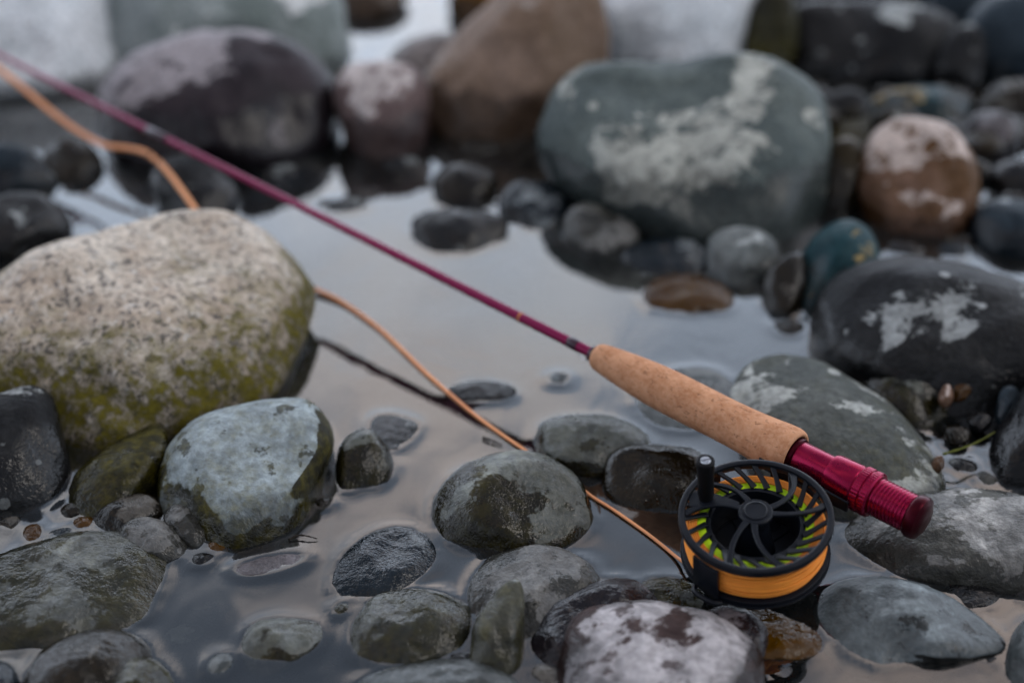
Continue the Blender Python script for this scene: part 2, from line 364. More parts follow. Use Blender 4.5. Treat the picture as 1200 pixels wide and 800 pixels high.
def ell(x, y, a, b): return [(x+a*math.cos(q*math.pi/4+.2)*random.uniform(.85, 1.1), y-b*math.sin(q*math.pi/4+.2)*random.uniform(.85, 1.1)) for q in range(8)]
S = [
 # --- far row
 ('boulder', 'white boulder cut off by the top left corner, above the rod', 'white', [(-60,40),(-30,-30),(50,-55),(115,-30),(143,30),(140,75),(110,100),(60,108),(0,104),(-50,90)], dict(k=.3)),
 ('boulder', 'pale grey-green boulder at the top edge behind the plum boulder', 'white', [(130,30),(155,-40),(260,-70),(360,-50),(402,10),(406,60),(385,95),(300,100),(200,95),(145,80)], dict(k=.3, mat2='greyg')),
 ('boulder', 'dark plum-grey boulder behind the rod, below the pale boulder', 'plum', [(122,110),(145,70),(200,44),(260,36),(330,46),(375,75),(396,112),(392,155),(360,182),(300,196),(230,190),(160,178),(125,150)], dict(k=.3)),
 ('boulder', 'pinkish-brown slanted boulder at the top edge, left of the largest boulder', 'brown', [(478,112),(500,75),(540,35),(580,-5),(620,-40),(680,-45),(708,5),(714,60),(704,95),(675,115),(640,135),(600,160),(550,162),(510,152),(485,133)], dict(k=.3)),
 ('stone', 'pinkish-white stone against the left side of the brown boulder', 'pink', [(392,105),(405,80),(440,72),(480,78),(502,100),(502,150),(485,176),(450,186),(420,172),(398,140)], dict(k=.2)),
 ('boulder', 'white boulder at the top edge behind the largest boulder', 'white', [(685,0),(720,-50),(800,-70),(870,-40),(888,20),(872,65),(810,85),(740,85),(705,60)], dict(k=.3)),
 ('boulder', 'largest boulder, rounded grey with pale lichen blotches, behind the cork grip', 'boulder', [(628,172),(640,122),(670,88),(720,76),(790,73),(850,57),(905,65),(945,95),(966,140),(970,190),(955,238),(920,265),(860,278),(800,272),(740,255),(690,230),(645,205)], dict(k=.3, dep=.8)),
 ('boulder', 'dark flat-topped boulder at the top edge, right of the largest boulder', 'dark', [(908,50),(922,15),(980,2),(1060,2),(1110,18),(1120,60),(1097,88),(1030,96),(960,90),(918,78)], dict(k=.3)),
 ('boulder', 'dark bluish boulder in the top right corner', 'blue', [(1128,50),(1145,5),(1200,-25),(1260,10),(1265,80),(1205,104),(1150,96)], dict(k=.3)),
 ('stone', 'egg-shaped reddish stone with a pale crown, ringed by water', 'red', [(1004,210),(1010,170),(1035,144),(1070,137),(1105,148),(1135,180),(1146,222),(1132,257),(1095,274),(1055,272),(1018,248)], dict(k=.3)),
 ('stone', 'small purplish stone just right of the egg-shaped reddish stone', 'plum', [(1123,160),(1138,135),(1168,129),(1190,145),(1192,175),(1160,190),(1133,182)], dict(k=.3)),
 ('stone', 'small grey stone wedged right of the largest boulder', 'dark', [(960,135),(972,110),(1000,104),(1017,125),(1012,155),(985,165)], dict(k=.2)),
 ('stone', 'flat grey-green stone behind the egg-shaped reddish stone', 'teal', [(1010,132),(1038,108),(1090,99),(1128,110),(1134,138),(1100,150),(1040,150)], dict(k=.5)),
 ('stone', 'small dark stone at the right edge above the blue-grey stone', 'dark', [(1158,212),(1178,190),(1220,186),(1245,210),(1230,236),(1185,238)], dict(k=.4)),
 ('stone', 'rounded blue-grey stone on the right edge beside the egg-shaped stone', 'blue', [(1138,268),(1150,243),(1190,233),(1240,240),(1255,275),(1230,300),(1185,304),(1150,294)], dict(k=.4)),
 ('stone', 'dark wedge stone in the gap right of the largest boulder', 'wet', [(955,215),(968,170),(990,160),(1008,180),(1008,225),(990,250),(965,250)], dict(k=.3)),
 ('stone', 'rust-brown stone at the top edge left of the pinkish-brown boulder', 'brownw', [(525,5),(540,-25),(585,-30),(600,-5),(580,20),(545,28)], dict(k=.4)),
 ('stone', 'dark stone at the top edge beside the bright strip of water', 'brown', [(385,0),(400,-30),(455,-30),(480,-5),(450,15),(410,20)], dict(k=.5)),
 ('stone', 'low pale stone above the pinkish-white stone, beside the bright water', 'pink', [(456,66),(480,46),(520,38),(545,48),(540,75),(500,84),(465,82)], dict(k=.7, dep=.8)),
 ('stone', 'mossy dark stone in the gap beside the white boulder at the top edge', 'olive', [(872,45),(882,0),(905,-25),(928,0),(934,50),(918,90),(888,92)], dict(k=.2)),
 ('stone', 'dark stone in the gap between the two boulders in the top right', 'dark', [(1092,75),(1108,38),(1135,30),(1152,60),(1148,104),(1110,110)], dict(k=.2)),
 ('stone', 'dark low stone at the right edge above the small purplish stone', 'wet', [(1148,122),(1170,97),(1210,92),(1240,115),(1230,146),(1170,148)], dict(k=.4)),
 ('boulder', 'dark boulder on the top edge just behind the flat-topped boulder', 'dark', [(885,0),(925,-55),(1010,-75),(1080,-55),(1105,0),(1010,22),(930,18)], dict(k=.3)),
 ('boulder', 'grey-blue boulder on the top edge left of the top right corner', 'blue', [(1075,10),(1095,-40),(1140,-60),(1180,-30),(1180,20),(1140,40),(1095,38)], dict(k=.3)),
 # --- middle left
 ('boulder', 'large speckled granite boulder with green moss along its lower side', 'granite', [(-150,420),(-110,350),(-40,325),(0,316),(60,288),(130,270),(185,262),(240,260),(290,268),(325,288),(348,318),(366,350),(375,385),(366,412),(342,442),(318,470),(260,500),(170,518),(50,522),(-80,505)], dict(k=.35, dep=.75, lump=.09)),
 ('stone', 'smooth dark stone at the left edge right above the granite boulder', 'dark', [(-50,265),(-10,232),(40,227),(70,245),(83,272),(62,292),(10,302),(-40,298)], dict(k=.4)),
 ('stone', 'dark blue-grey stone at the left edge, under the orange line', 'blue', [(-40,205),(0,168),(30,172),(55,198),(66,222),(30,232),(-20,234)], dict(k=.4)),
 ('stone', 'dark sunken stone between the plum boulder and the left edge', 'wet', [(48,190),(75,160),(105,168),(120,195),(97,215),(60,213)], dict(k=.5)),
 ('stone', 'grey stone standing in water under the rod guide', 'dark', [(180,215),(192,186),(228,180),(265,204),(282,232),(252,258),(210,258)], dict(k=.5)),
 ('stone', 'small dark stone just above the surface right of the rod guide', 'dark', [(374,242),(390,234),(415,232),(432,239),(415,247),(385,249)], dict(k=1.2, dep=.5, sub=3)),
 # --- open water
 ('stone', 'smooth flat dark stone alone in the open water below the brown boulder', 'dark', [(481,264),(494,249),(530,243),(570,247),(597,262),(582,281),(545,296),(505,290)], dict(k=.8, dep=.6)),
 ('stone', 'brown sunken stone between the flat dark stone and the brown boulder', 'wet', [(506,215),(520,195),(550,189),(577,200),(582,225),(550,242),(520,237)], dict(k=.6)),
 ('stone', 'shiny grey low stone right of the flat dark stone', 'blue', [(583,242),(603,212),(640,213),(667,235),(662,262),(615,268)], dict(k=.9, dep=.6)),
 ('stone', 'small brownish-grey stone under the left foot of the largest boulder', 'gritty', [(658,266),(674,240),(705,240),(742,258),(750,282),(715,295),(675,288)], dict(k=.6)),
 ('stone', 'flat blue stone in front of the largest boulder', 'blue', [(726,300),(758,282),(810,279),(834,292),(828,314),(780,323),(745,318)], dict(k=1.0, dep=.5)),
 ('stone', 'round grey stone in front of the largest boulder', 'grey', [(825,302),(834,276),(865,265),(896,272),(912,292),(902,318),(870,337),(840,329)], dict(k=.4)),
 ('stone', 'amber-brown stone lying under water below the flat blue stone', 'brownw', [(753,346),(775,325),(815,321),(852,335),(858,356),(812,367),(768,364)], dict(k=1.1, dep=.5, sink=.15)),
 ('stone', 'dark olive stone lying under water below the small brownish-grey stone', 'wet', [(640,320),(665,300),(715,302),(748,322),(740,345),(690,352),(655,345)], dict(k=1.2, dep=.4, lift=-.012)),
 ('stone', 'teal stone with rusty blotches left of the dark boulder on the right', 'teal', [(929,322),(944,286),(970,260),(996,256),(1019,275),(1024,310),(1002,347),(962,364),(935,353)], dict(k=.3)),
 ('stone', 'small dark brown stone between the round grey stone and the teal stone', 'wet', [(893,332),(910,300),(935,294),(947,330),(932,368),(905,365)], dict(k=.4)),
 # --- right
 ('boulder', 'big dark smooth boulder with pale patches on the right edge', 'darkl', [(947,392),(958,356),(990,326),(1040,308),(1110,306),(1180,318),(1245,345),(1275,400),(1250,455),(1180,488),(1100,490),(1040,465),(985,446),(955,424)], dict(k=.35, lump=.04, top=1)),
 ('stone', 'small dark stone with a pale tip in front of the dark boulder', 'mott', [(1013,458),(1038,430),(1068,408),(1090,418),(1106,450),(1112,485),(1085,498),(1050,488)], dict(k=.4)),
 ('boulder', 'broad flat grey boulder with lichen behind the cork grip and reel seat', 'flatl', [(847,466),(864,436),(900,420),(945,422),(1000,445),(1040,465),(1076,500),(1102,530),(1107,558),(1085,585),(1020,600),(940,592),(880,545),(852,495)], dict(k=.75, dep=.6, sink=.12, lump=.04)),
 ('boulder', 'rough gritty boulder under the butt end of the rod', 'gritty', [(988,668),(998,642),(1030,612),(1080,587),(1130,571),(1200,566),(1270,590),(1290,645),(1220,672),(1120,686),(1040,690)], dict(k=.65, dep=.55, sink=.15, lump=.04)),
 ('stone', 'dark stone with a pale crest cut off by the right edge', 'grey', [(1166,542),(1174,500),(1188,460),(1210,428),(1270,430),(1290,520),(1250,575),(1190,574)], dict(k=.3, mat2='darkl')),
 ('stone', 'wedge-shaped stone with pale blue-grey top in the right foreground', 'pale', [(949,738),(964,706),(1010,685),(1060,680),(1110,690),(1152,711),(1174,733),(1140,752),(1080,768),(1030,788),(985,782),(953,758)], dict(k=.5, facet=3, dep=.7)),
 ('stone', 'small low dark stone above the pointed end of the wedge stone', 'dark', [(1107,696),(1130,684),(1158,684),(1173,694),(1155,709),(1130,714)], dict(k=.9, dep=.6)),
 ('stone', 'small dark stone at the right edge beside the low dark stone', 'dark', [(1176,678),(1190,653),(1230,640),(1255,690),(1200,708)], dict(k=.4)),
 ('stone', 'pale stone cut off by the bottom right corner', 'grey', [(1178,782),(1188,736),(1220,714),(1280,740),(1290,820),(1200,840)], dict(k=.4)),
 # --- centre
 ('stone', 'mottled round stone with pale lichen in the centre, line passing behind', 'mott', [(504,602),(514,572),(540,546),(580,530),(620,527),(655,540),(679,560),(692,590),(695,613),(672,634),(620,648),(560,646),(518,628)], dict(k=.35, lump=.04)),
 ('stone', 'brown-grey stone with one pale blotch below the front of the cork', 'mott', [(626,512),(638,493),(680,485),(720,487),(750,500),(763,522),(742,548),(700,563),(660,555),(630,534)], dict(k=.4)),
 ('stone', 'dark blocky wet stone left of the reel handle', 'wet', [(704,562),(711,536),(740,522),(790,520),(822,527),(833,560),(828,592),(780,596),(730,594),(706,583)], dict(k=.3, box=.7)),
 ('stone', 'pale oval stone lying just under water below the cork grip', 'grey', [(745,470),(762,445),(800,430),(835,430),(860,450),(850,485),(810,500),(765,495)], dict(k=1.45, dep=.14, lift=.0005, sink=.05, lump=.012)),
 ('stone', 'thin flat stone barely breaking the water left of the cork', 'dark', [(525,457),(540,448),(570,446),(598,452),(605,460),(585,467),(545,467)], dict(k=1.3, dep=.2, sink=.1, lift=.001, lump=.02)),
 ('stone', 'tiny dark tip of stone breaking water below the thin rod', 'blue', [(639,446),(646,438),(660,437),(668,443),(662,450),(646,450)], dict(k=1.0, dep=.5, sub=3)),
 ('stone', 'half-sunken stone with a dark rim right of the lichen stone', 'dark', [(432,500),(440,486),(462,485),(490,497),(485,512),(460,526),(438,518)], dict(k=1.4, dep=.12, lift=.0005, sink=.05, lump=.015)),
 # --- left front
 ('stone', 'square-shouldered stone with chalky blue-white lichen on top, left foreground', 'pale', [(186,575),(196,530),(220,495),(260,476),(320,469),(366,473),(387,490),(398,522),(387,558),(362,594),(330,625),(290,636),(240,628),(198,604)], dict(k=.35, lump=.04, box=.75, mat2='darkl2')),
 ('stone', 'small grey-brown stone touching the right side of the chalky stone', 'mott', [(391,555),(399,522),(420,503),(440,505),(456,526),(461,548),(446,566),(415,574),(394,572)], dict(k=.35)),
 ('stone', 'dark block at the left edge below the granite boulder', 'darkl', [(-70,510),(-45,466),(0,460),(50,460),(69,470),(78,500),(77,545),(71,576),(40,592),(-20,596),(-70,565)], dict(k=.25, box=.7, facet=0)),
 ('stone', 'long olive-dark stone between the dark block and the chalky stone', 'olive', [(78,578),(89,550),(115,530),(160,511),(196,505),(205,530),(197,567),(170,585),(130,597),(94,602)], dict(k=.4)),
 ('stone', 'small brown stone under the long olive-dark stone', 'wet', [(106,607),(124,585),(150,578),(182,585),(194,606),(170,625),(130,626)], dict(k=.5)),
 ('stone', 'rounded grey pebble above the fissured slab', 'gritty', [(139,632),(147,610),(165,602),(186,607),(211,625),(223,647),(206,661),(170,660),(144,650)], dict(k=.4, facet=3)),
 ('stone', 'little speckled pebble at the foot of the chalky stone', 'gritty', [(195,606),(204,590),(222,591),(239,612),(245,632),(230,643),(211,632)], dict(k=.4)),
 ('boulder', 'broad fissured olive-grey slab at the lower left edge', 'slab', [(-80,690),(-50,648),(0,635),(60,629),(110,631),(180,650),(208,675),(207,708),(172,743),(120,754),(40,756),(-50,745)], dict(k=.8, dep=.5, sink=.15, facet=4)),
 ('stone', 'dark smooth stone at the bottom edge below the slab', 'wet', [(32,800),(48,758),(90,740),(140,742),(174,765),(183,800),(150,840),(60,845)], dict(k=.4)),
 ('stone', 'pale-topped stone overlapping the dark stone at the bottom edge', 'olive', [(92,805),(118,777),(168,772),(200,796),(205,830),(170,850),(105,850)], dict(k=.4)),
 ('stone', 'dark stone in the bottom left corner', 'blue', [(-40,800),(-20,780),(8,777),(24,795),(22,830),(-20,845)], dict(k=.4)),
 ('stone', 'small dark angular stone with a pale corner, alone at the lower left', 'mott', [(278,758),(294,730),(320,723),(350,728),(376,738),(380,757),(350,772),(298,779)], dict(k=.5, facet=3)),
 ('stone', 'tiny pale stone tip at the bottom left of the angular stone', 'grey', [(240,780),(250,767),(268,766),(277,776),(266,788),(246,790)], dict(k=.7, sub=3)),
 ('stone', 'broad dark stone in the bottom centre left of the upright shard', 'dark', [(401,754),(419,716),(450,693),(500,691),(536,704),(555,720),(553,748),(522,770),(460,778),(413,775)], dict(k=.5, mat2='slab')),
 ('stone', 'blue-grey leaning stone left below the mottled round stone', 'blue', [(379,678),(394,650),(430,625),(470,617),(502,628),(518,652),(505,674),(470,690),(430,700),(388,694)], dict(k=.9, dep=.5)),
 ('stone', 'purplish flat stone just under water below the chalky stone', 'plum', [(266,655),(285,638),(320,629),(355,630),(376,642),(365,658),(325,667),(285,667)], dict(k=1.4, dep=.15, lift=.0005, sink=.05, lump=.015)),
 ('stone', 'round sunken stone breaking the water above the angular stone', 'plum', [(275,715),(290,695),(325,686),(362,690),(386,708),(378,730),(335,742),(290,735)], dict(k=1.45, dep=.11, lift=-.0012, sink=.05, lump=.02)),
 ('stone', 'blurred pale blue-grey stone at the bottom edge in the middle', 'grey', [(408,805),(450,780),(530,772),(592,786),(625,825),(540,860),(430,850)], dict(k=.5)),
 ('stone', 'rounded pale grey stone behind the upright shard', 'gritty', [(546,700),(559,666),(590,645),(635,637),(676,648),(699,668),(705,690),(692,712),(650,737),(600,748),(558,735)], dict(k=.6, dep=.65)),
 ('stone', 'upright pointed shard with a sharp ridge in the bottom centre', 'olive', [(608,679),(615,700),(614,745),(608,780),(580,792),(551,782),(554,735),(570,708),(590,686)], dict(k=.1, facet=5, dep=.7, mat2='slab')),
 ('stone', 'purple-grey rounded stone behind the pied stone', 'pied', [(612,748),(638,710),(690,682),(735,675),(766,690),(774,722),(745,758),(680,780),(640,785),(613,772)], dict(k=.5, mat2='plum')),
 ('stone', 'big pied pink and brown stone in the bottom centre', 'pied', [(646,790),(662,732),(700,712),(750,703),(800,707),(852,720),(888,747),(895,795),(872,850),(760,880),(668,855)], dict(k=.4, lump=.05)),
 ('stone', 'dark wedge stone between the pied stone and the sunken brown stone', 'pied', [(812,740),(838,712),(875,714),(900,740),(893,780),(850,788)], dict(k=.4, mat2='plum')),
 ('stone', 'low dark green stone below the reel on the left', 'olive', [(743,692),(770,676),(810,679),(842,700),(822,720),(780,718)], dict(k=.9, dep=.5)),
 ('stone', 'brown sunken stone under the front of the reel', 'brownw', [(850,735),(872,708),(930,702),(968,720),(960,755),(905,768),(865,758)], dict(k=1.3, dep=.28, lift=.002, sink=.05)),
 ('stone', 'pale sunken stone at the bottom edge left of the corner stone', 'grey', [(950,805),(975,793),(1015,791),(1045,800),(1040,825),(990,835),(955,825)], dict(k=1.0, dep=.3, lift=-.002)),
 # --- pebbles in the dark gap on the right
 ('pebble', 'rusty red pebble at the foot of the dark boulder on the right', 'brownw', [(1112,452),(1120,442),(1134,444),(1138,456),(1126,466),(1114,463)], dict(k=.5, lift=.012)),
 ('pebble', 'tan pebble left of the rusty red pebble', 'red', [(1100,468),(1104,452),(1112,452),(1117,466),(1110,474)], dict(k=.3, lift=.012)),
 ('pebble', 'bluish pebble in the wet gap under the right-edge stone', 'blue', [(1168,475),(1172,455),(1186,452),(1192,468),(1186,490),(1173,490)], dict(k=.3, lift=.01)),
 ('pebble', 'yellowish pebble in the wet gap behind the reel seat', 'red', [(1092,548),(1094,536),(1103,534),(1106,545),(1100,551)], dict(k=.3, lift=.01)),
 ('pebble', 'dark little pebble at the left edge in the shallows above the slab', 'wet', ell(12, 612, 15, 8), dict(k=.8)),
 ('pebble', 'bluish flat pebble in the shallows above the slab, right of the amber one', 'blue', ell(72, 624, 17, 7), dict(k=1.0, dep=.5)),
 ('pebble', 'brown pebble lying under the olive-dark stone in the shallows', 'brownw', ell(98, 612, 14, 8), dict(k=.8)),
 ('pebble', 'ochre pebble in the water at the foot of the chalky stone', 'brownw', ell(255, 640, 17, 8), dict(k=.9, dep=.5)),
 ('pebble', 'dark pebble in the wet gap left of the bluish pebble', 'dark', ell(1148, 492, 15, 10), dict(k=.5, lift=.006)),
 ('pebble', 'brown pebble in the wet gap behind the flat grey boulder', 'wet', ell(1122, 508, 17, 10), dict(k=.5, lift=.004)),
 ('pebble', 'low dark pebble beside the grass blade', 'dark', ell(1128, 545, 19, 9), dict(k=.8)),
 ('pebble', 'grey pebble at the foot of the right-edge stone', 'gritty', ell(1156, 562, 14, 8), dict(k=.8)),
 ('pebble', 'pale pebble under water left of the small angular stone', 'grey', ell(216, 740, 24, 10), dict(k=1.3, dep=.3, lift=-.005)),
 ('pebble', 'dark pebble under water right of the slab tip', 'wet', ell(240, 700, 26, 10), dict(k=1.3, dep=.3, lift=-.005)),
 ('pebble', 'flat dark pebble in the water above the dark boulder on the right', 'dark', ell(1060, 290, 22, 8), dict(k=1.0, dep=.5)),
 ('pebble', 'bluish pebble in the water right of the egg-shaped stone', 'blue', ell(1118, 292, 18, 9), dict(k=.8)),
 ('pebble', 'dark pebble on the waterline left of the dark boulder on the right', 'wet', ell(925, 384, 20, 9), dict(k=.8)),
 ('pebble', 'dark pebble wedged between the dark block and the olive-dark stone', 'wet', ell(84, 598, 13, 9), dict(k=.5)),
 ('pebble', 'small grey pebble right of the rounded grey pebble', 'dark', ell(238, 655, 15, 8), dict(k=.7)),
 ('pebble', 'small dark pebble in the water between the chalky stone and its small neighbour', 'wet', ell(378, 590, 12, 7), dict(k=.8)),
 ('pebble', 'half-sunken dark pebble below the small grey-brown stone', 'dark', ell(420, 600, 20, 7), dict(k=1.2, dep=.35, lift=-.001)),
 ('pebble', 'dark pebble between the rounded pale stone and the pied stone', 'wet', ell(640, 790, 20, 12), dict(k=.6)),
 ('pebble', 'half-sunken olive pebble between the blue-grey stone and the broad dark stone', 'olive', ell(400, 712, 16, 8), dict(k=.9)),
 ('pebble', 'small dark pebble left of the upright shard', 'dark', ell(540, 770, 18, 9), dict(k=.8)),
 ('pebble', 'small brown pebble at the right foot of the gritty boulder', 'wet', ell(1090, 700, 15, 7), dict(k=.9)),
 ('pebble', 'half-sunken dark pebble right of the pointed end of the wedge stone', 'dark', ell(1160, 770, 18, 8), dict(k=1.0)),
 ('pebble', 'dark pebble at the foot of the plum boulder', 'dark', ell(330, 200, 24, 9), dict(k=.8)),
 ('pebble', 'dark pebble at the foot of the brown boulder', 'wet', ell(560, 172, 26, 10), dict(k=.7)),
 ('pebble', 'grey pebble at the foot of the pinkish-white stone', 'dark', ell(470, 192, 22, 9), dict(k=.7)),
 ('pebble', 'amber pebble in the shallow water above the slab', 'brownw', [(26,628),(32,616),(46,615),(50,626),(42,634),(30,634)], dict(k=.8)),
]
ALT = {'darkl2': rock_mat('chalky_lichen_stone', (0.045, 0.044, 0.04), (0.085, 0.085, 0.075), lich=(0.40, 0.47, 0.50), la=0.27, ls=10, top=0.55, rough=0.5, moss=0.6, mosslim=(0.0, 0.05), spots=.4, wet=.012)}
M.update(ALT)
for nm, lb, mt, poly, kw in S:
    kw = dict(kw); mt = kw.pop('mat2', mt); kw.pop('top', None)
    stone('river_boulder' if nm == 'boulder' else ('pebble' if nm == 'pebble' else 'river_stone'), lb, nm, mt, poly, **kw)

# ------------------------------------------------------------------ gravel on the bed and the stony river beyond the frame (uncountable)
def gravel(name, n, area, rmin, rmax, seed, sub, mat, zoff, skip=None, flat=.62):
    rg = np.random.default_rng(seed); V, Fc = ico(sub); V = np.array([tuple(v) for v in V]); Fc = np.array(Fc)
    av, af = [], []
    b = 0
    for _ in range(n):
        x = rg.uniform(area[0], area[1]); y = rg.uniform(area[2], area[3])
        if skip and skip(x, y): continue
        r = rmin*(rmax/rmin)**(rg.random()**1.8)
        sc = np.array([rg.uniform(.8, 1.35), rg.uniform(.7, 1.1), rg.uniform(.45, .8)])*r
        ph = rg.uniform(0, 6.3, 3); nn = V*(1+.10*np.sin(V@rg.normal(0, 2.2, (3, 3))+ph).sum(1)[:, None]/1.7)
        p = nn*sc; a = rg.uniform(0, 6.28); ca, sa = math.cos(a), math.sin(a)
        tl = rg.uniform(-.35, .35)
        p = np.stack([p[:, 0]*ca-p[:, 1]*sa, p[:, 0]*sa+p[:, 1]*ca, p[:, 2]+p[:, 0]*tl], 1)
        p += (x, y, bed_z(x, y)+zoff*r)
        av.append(p); af.append(Fc+b); b += len(V)
    me = bpy.data.meshes.new(name); av = np.concatenate(av); af = np.concatenate(af)
    me.vertices.add(len(av)); me.vertices.foreach_set('co', av.ravel())
    me.loops.add(af.size); me.loops.foreach_set('vertex_index', af.ravel())
    me.polygons.add(len(af)); me.polygons.foreach_set('loop_start', np.arange(0, af.size, 3)); me.update(calc_edges=True)
    return link(name, me, mat)
g1 = gravel('gravel', 2600, (-.62, .62, .36, 1.7), .006, .022, 5, 2, M['gravel'], .25)
tag(g1, 'loose brown and grey gravel covering the river bed', 'gravel', kind='stuff')
def inframe(x, y):
    d = Vector((x, y, 0))-CP; kk = d.dot(vV)
    if kk < .05: return False
    px, py = 600+Fpx*d.x/kk, 400-Fpx*d.dot(uV)/kk
    return -260 < px < 1460 and -140 < py < 1020
g2 = gravel('riverbank_stones', 900, (-2.2, 2.2, -.3, 3.4), .035, .11, 9, 3, M['gravel'], .35, inframe)
tag(g2, 'stones strewn along the river outside the pool', 'stones', kind='stuff')

# ------------------------------------------------------------------ water: still pool with a lip where it wets each stone
kd = kdtree.KDTree(len(water_pts))
for i, (x, y) in enumerate(water_pts): kd.insert((x, y, 0), i)
kd.balance()
def water_z(x, y):
    z = 0.0
    if abs(x) < .6 and .4 < y < 1.5:
        co, i, d = kd.find((x, y, 0))
        z += 0.0006*math.exp(-d/0.0035)
    return z
xs = np.concatenate([[-1.6, -1.0], np.linspace(-.6, .6, 400), [1.0, 1.6]]).tolist(); ys = np.concatenate([[-.4, .1], np.linspace(.4, 1.5, 360), [2.0, 2.8]]).tolist()
m, nt = new_mat('river_water'); M['water'] = m
tc = nd(nt, 'ShaderNodeTexCoord')
mp = nd(nt, 'ShaderNodeMapping', {'Vector': tc.outputs['Object'], 'Scale': (1.0, 0.6, 1.0)})
wn = math_(nt, 'ADD', nz(nt, mp.outputs[0], 7.0, 2, 0.5, 0.4), math_(nt, 'MULTIPLY', nz(nt, mp.outputs[0], 26.0, 2, 0.5, 0.6), 0.16))
bp = nd(nt, 'ShaderNodeBump', {'Strength': 1.0, 'Distance': 0.0018, 'Height': wn})
fr = nd(nt, 'ShaderNodeFresnel', {'IOR': 1.95, 'Normal': bp.outputs[0]})
gl = nd(nt, 'ShaderNodeBsdfGlossy', {'Color': (1, 1, 1, 1), 'Roughness': 0.02, 'Normal': bp.outputs[0]})
tr = nd(nt, 'ShaderNodeBsdfTransparent', {0: (0.86, 0.86, 0.80, 1)})
df = nd(nt, 'ShaderNodeBsdfDiffuse', {0: (0.16, 0.19, 0.20, 1)})
body = nd(nt, 'ShaderNodeMixShader', {0: 0.03, 1: tr.outputs[0], 2: df.outputs[0]})
ms = nd(nt, 'ShaderNodeMixShader', {0: fr.outputs[0], 1: body.outputs[0], 2: gl.outputs[0]})
nd(nt, 'ShaderNodeOutputMaterial', {0: ms.outputs[0]})
wo = link('water', sheet('water', xs, ys, water_z, 80, 0.0), M['water']); tag(wo, 'still shallow river water reflecting the sky', 'water', kind='structure')

# ------------------------------------------------------------------ tackle materials
def simple(name, col, rough, metal=0.0, coat=0.0, bump=None, var=None, spec=.2):
    m, nt = new_mat(name); tc = nd(nt, 'ShaderNodeTexCoord'); normal = None; c = col
    n1 = nz(nt, tc.outputs['Object'], bump[0] if bump else 300, 5, .6)
    if bump: normal = nd(nt, 'ShaderNodeBump', {'Strength': bump[1], 'Distance': .0008, 'Height': n1}).outputs[0]
    if var: c = mixc(nt, rmp(nt, nz(nt, tc.outputs['Object'], var[0], 5, .65), .35, .65), tuple(x*var[1] for x in col), tuple(min(1, x*var[2]) for x in col))
    rg = rmp(nt, nz(nt, tc.outputs['Object'], 130, 5, .7), .3, .7, rough*.8, min(1, rough*1.25))
    pbr(nt, c, rg, metal, normal, coat, spec); return m
M['black'] = simple('black_anodised', (0.0055, 0.007, 0.011), 0.34, 0.0, bump=(900, .05), spec=.22)
M['blackr'] = simple('black_rubber', (0.006, 0.006, 0.007), 0.42, spec=.15)
M['red_metal'] = simple('crimson_anodised', (0.27, 0.005, 0.042), 0.27, 0.8, coat=.1)
M['red_dark'] = simple('dark_crimson_anodised', (0.045, 0.002, 0.007), 0.34, 0.75)
M['blank'] = simple('maroon_lacquer', (0.19, 0.003, 0.052), 0.22, 0.3, coat=.12)
M['wrap'] = simple('dark_thread', (0.03, 0.008, 0.02), 0.3, 0, coat=.5)
M['gold'] = simple('gold_thread', (0.5, 0.22, 0.04), 0.35, 0.4)
M['steel'] = simple('bright_steel', (0.62, 0.62, 0.64), 0.28, 1.0)
M['orange'] = simple('orange_line', (1.0, 0.34, 0.05), 0.42, var=(40, .92, 1.05))
M['peach'] = simple('orange_fly_line', (1.0, 0.41, 0.19), 0.42, var=(14, .85, 1.1))
M['lime'] = simple('lime_backing', (0.60, 0.92, 0.02), 0.5, bump=(900, .3))
# cork: tan with dark pits and ring seams
m, nt = new_mat('cork'); M['cork'] = m
tc = nd(nt, 'ShaderNodeTexCoord'); P = tc.outputs['Object']
a = nz(nt, P, 90, 6, .65); b_ = nz(nt, P, 420, 4, .6)
mp = nd(nt, 'ShaderNodeMapping', {'Vector': P, 'Scale': (0.45, 1, 1)})
pit = nz(nt, mp.outputs[0], 560, 3, .6, .8)
pf = rmp(nt, pit, .60, .67)
col = mixc(nt, rmp(nt, a, .3, .7), (0.42, 0.185, 0.090), (0.62, 0.315, 0.175))
col = mixc(nt, rmp(nt, b_, .35, .7, 0, .45), col, (0.68, 0.40, 0.25))
col = mixc(nt, math_(nt, 'MULTIPLY', pf, .6), col, (0.24, 0.11, 0.06))
bp = nd(nt, 'ShaderNodeBump', {'Strength': .5, 'Distance': .0007, 'Height': math_(nt, 'SUBTRACT', math_(nt, 'MULTIPLY', b_, .5), pf)})
pbr(nt, col, .75, 0, bp.outputs[0], spec=.08)

# ------------------------------------------------------------------ fly rod, lying level a hand's breadth above the water
B = at(1082, 609, .040); A = at(0, 65, .060); t = (A-B).normalized()
n0 = Vector((-.150, -.085, .98)); n = (n0-t*n0.dot(t)).normalized(); yl = n.cross(t)
rod = bpy.data.objects.new('fishing_rod', None); C.objects.link(rod); rod.empty_display_size = .02
rod.matrix_world = Matrix(((t.x, yl.x, n.x, B.x), (t.y, yl.y, n.y, B.y), (t.z, yl.z, n.z, B.z), (0, 0, 0, 1)))
tag(rod, 'maroon fly rod with cork grip and crimson reel seat lying across the stones', 'fishing rod')
def part(name, prof, mat, par=rod, seg=48, **kw): return MB().lathe(prof, seg, axis='X', **kw).build(name, M[mat], par, sharp=35)
def rnd(x0, x1, r, b=.0006): return [(x0, 0.0001), (x0, r-b), (x0+b*.3, r-b*.3), (x0+b, r), (x1-b, r), (x1-b*.3, r-b*.3), (x1, r-b), (x1, 0.0001)]
XC0, XC1 = 0.0735, 0.2075                                     # cork
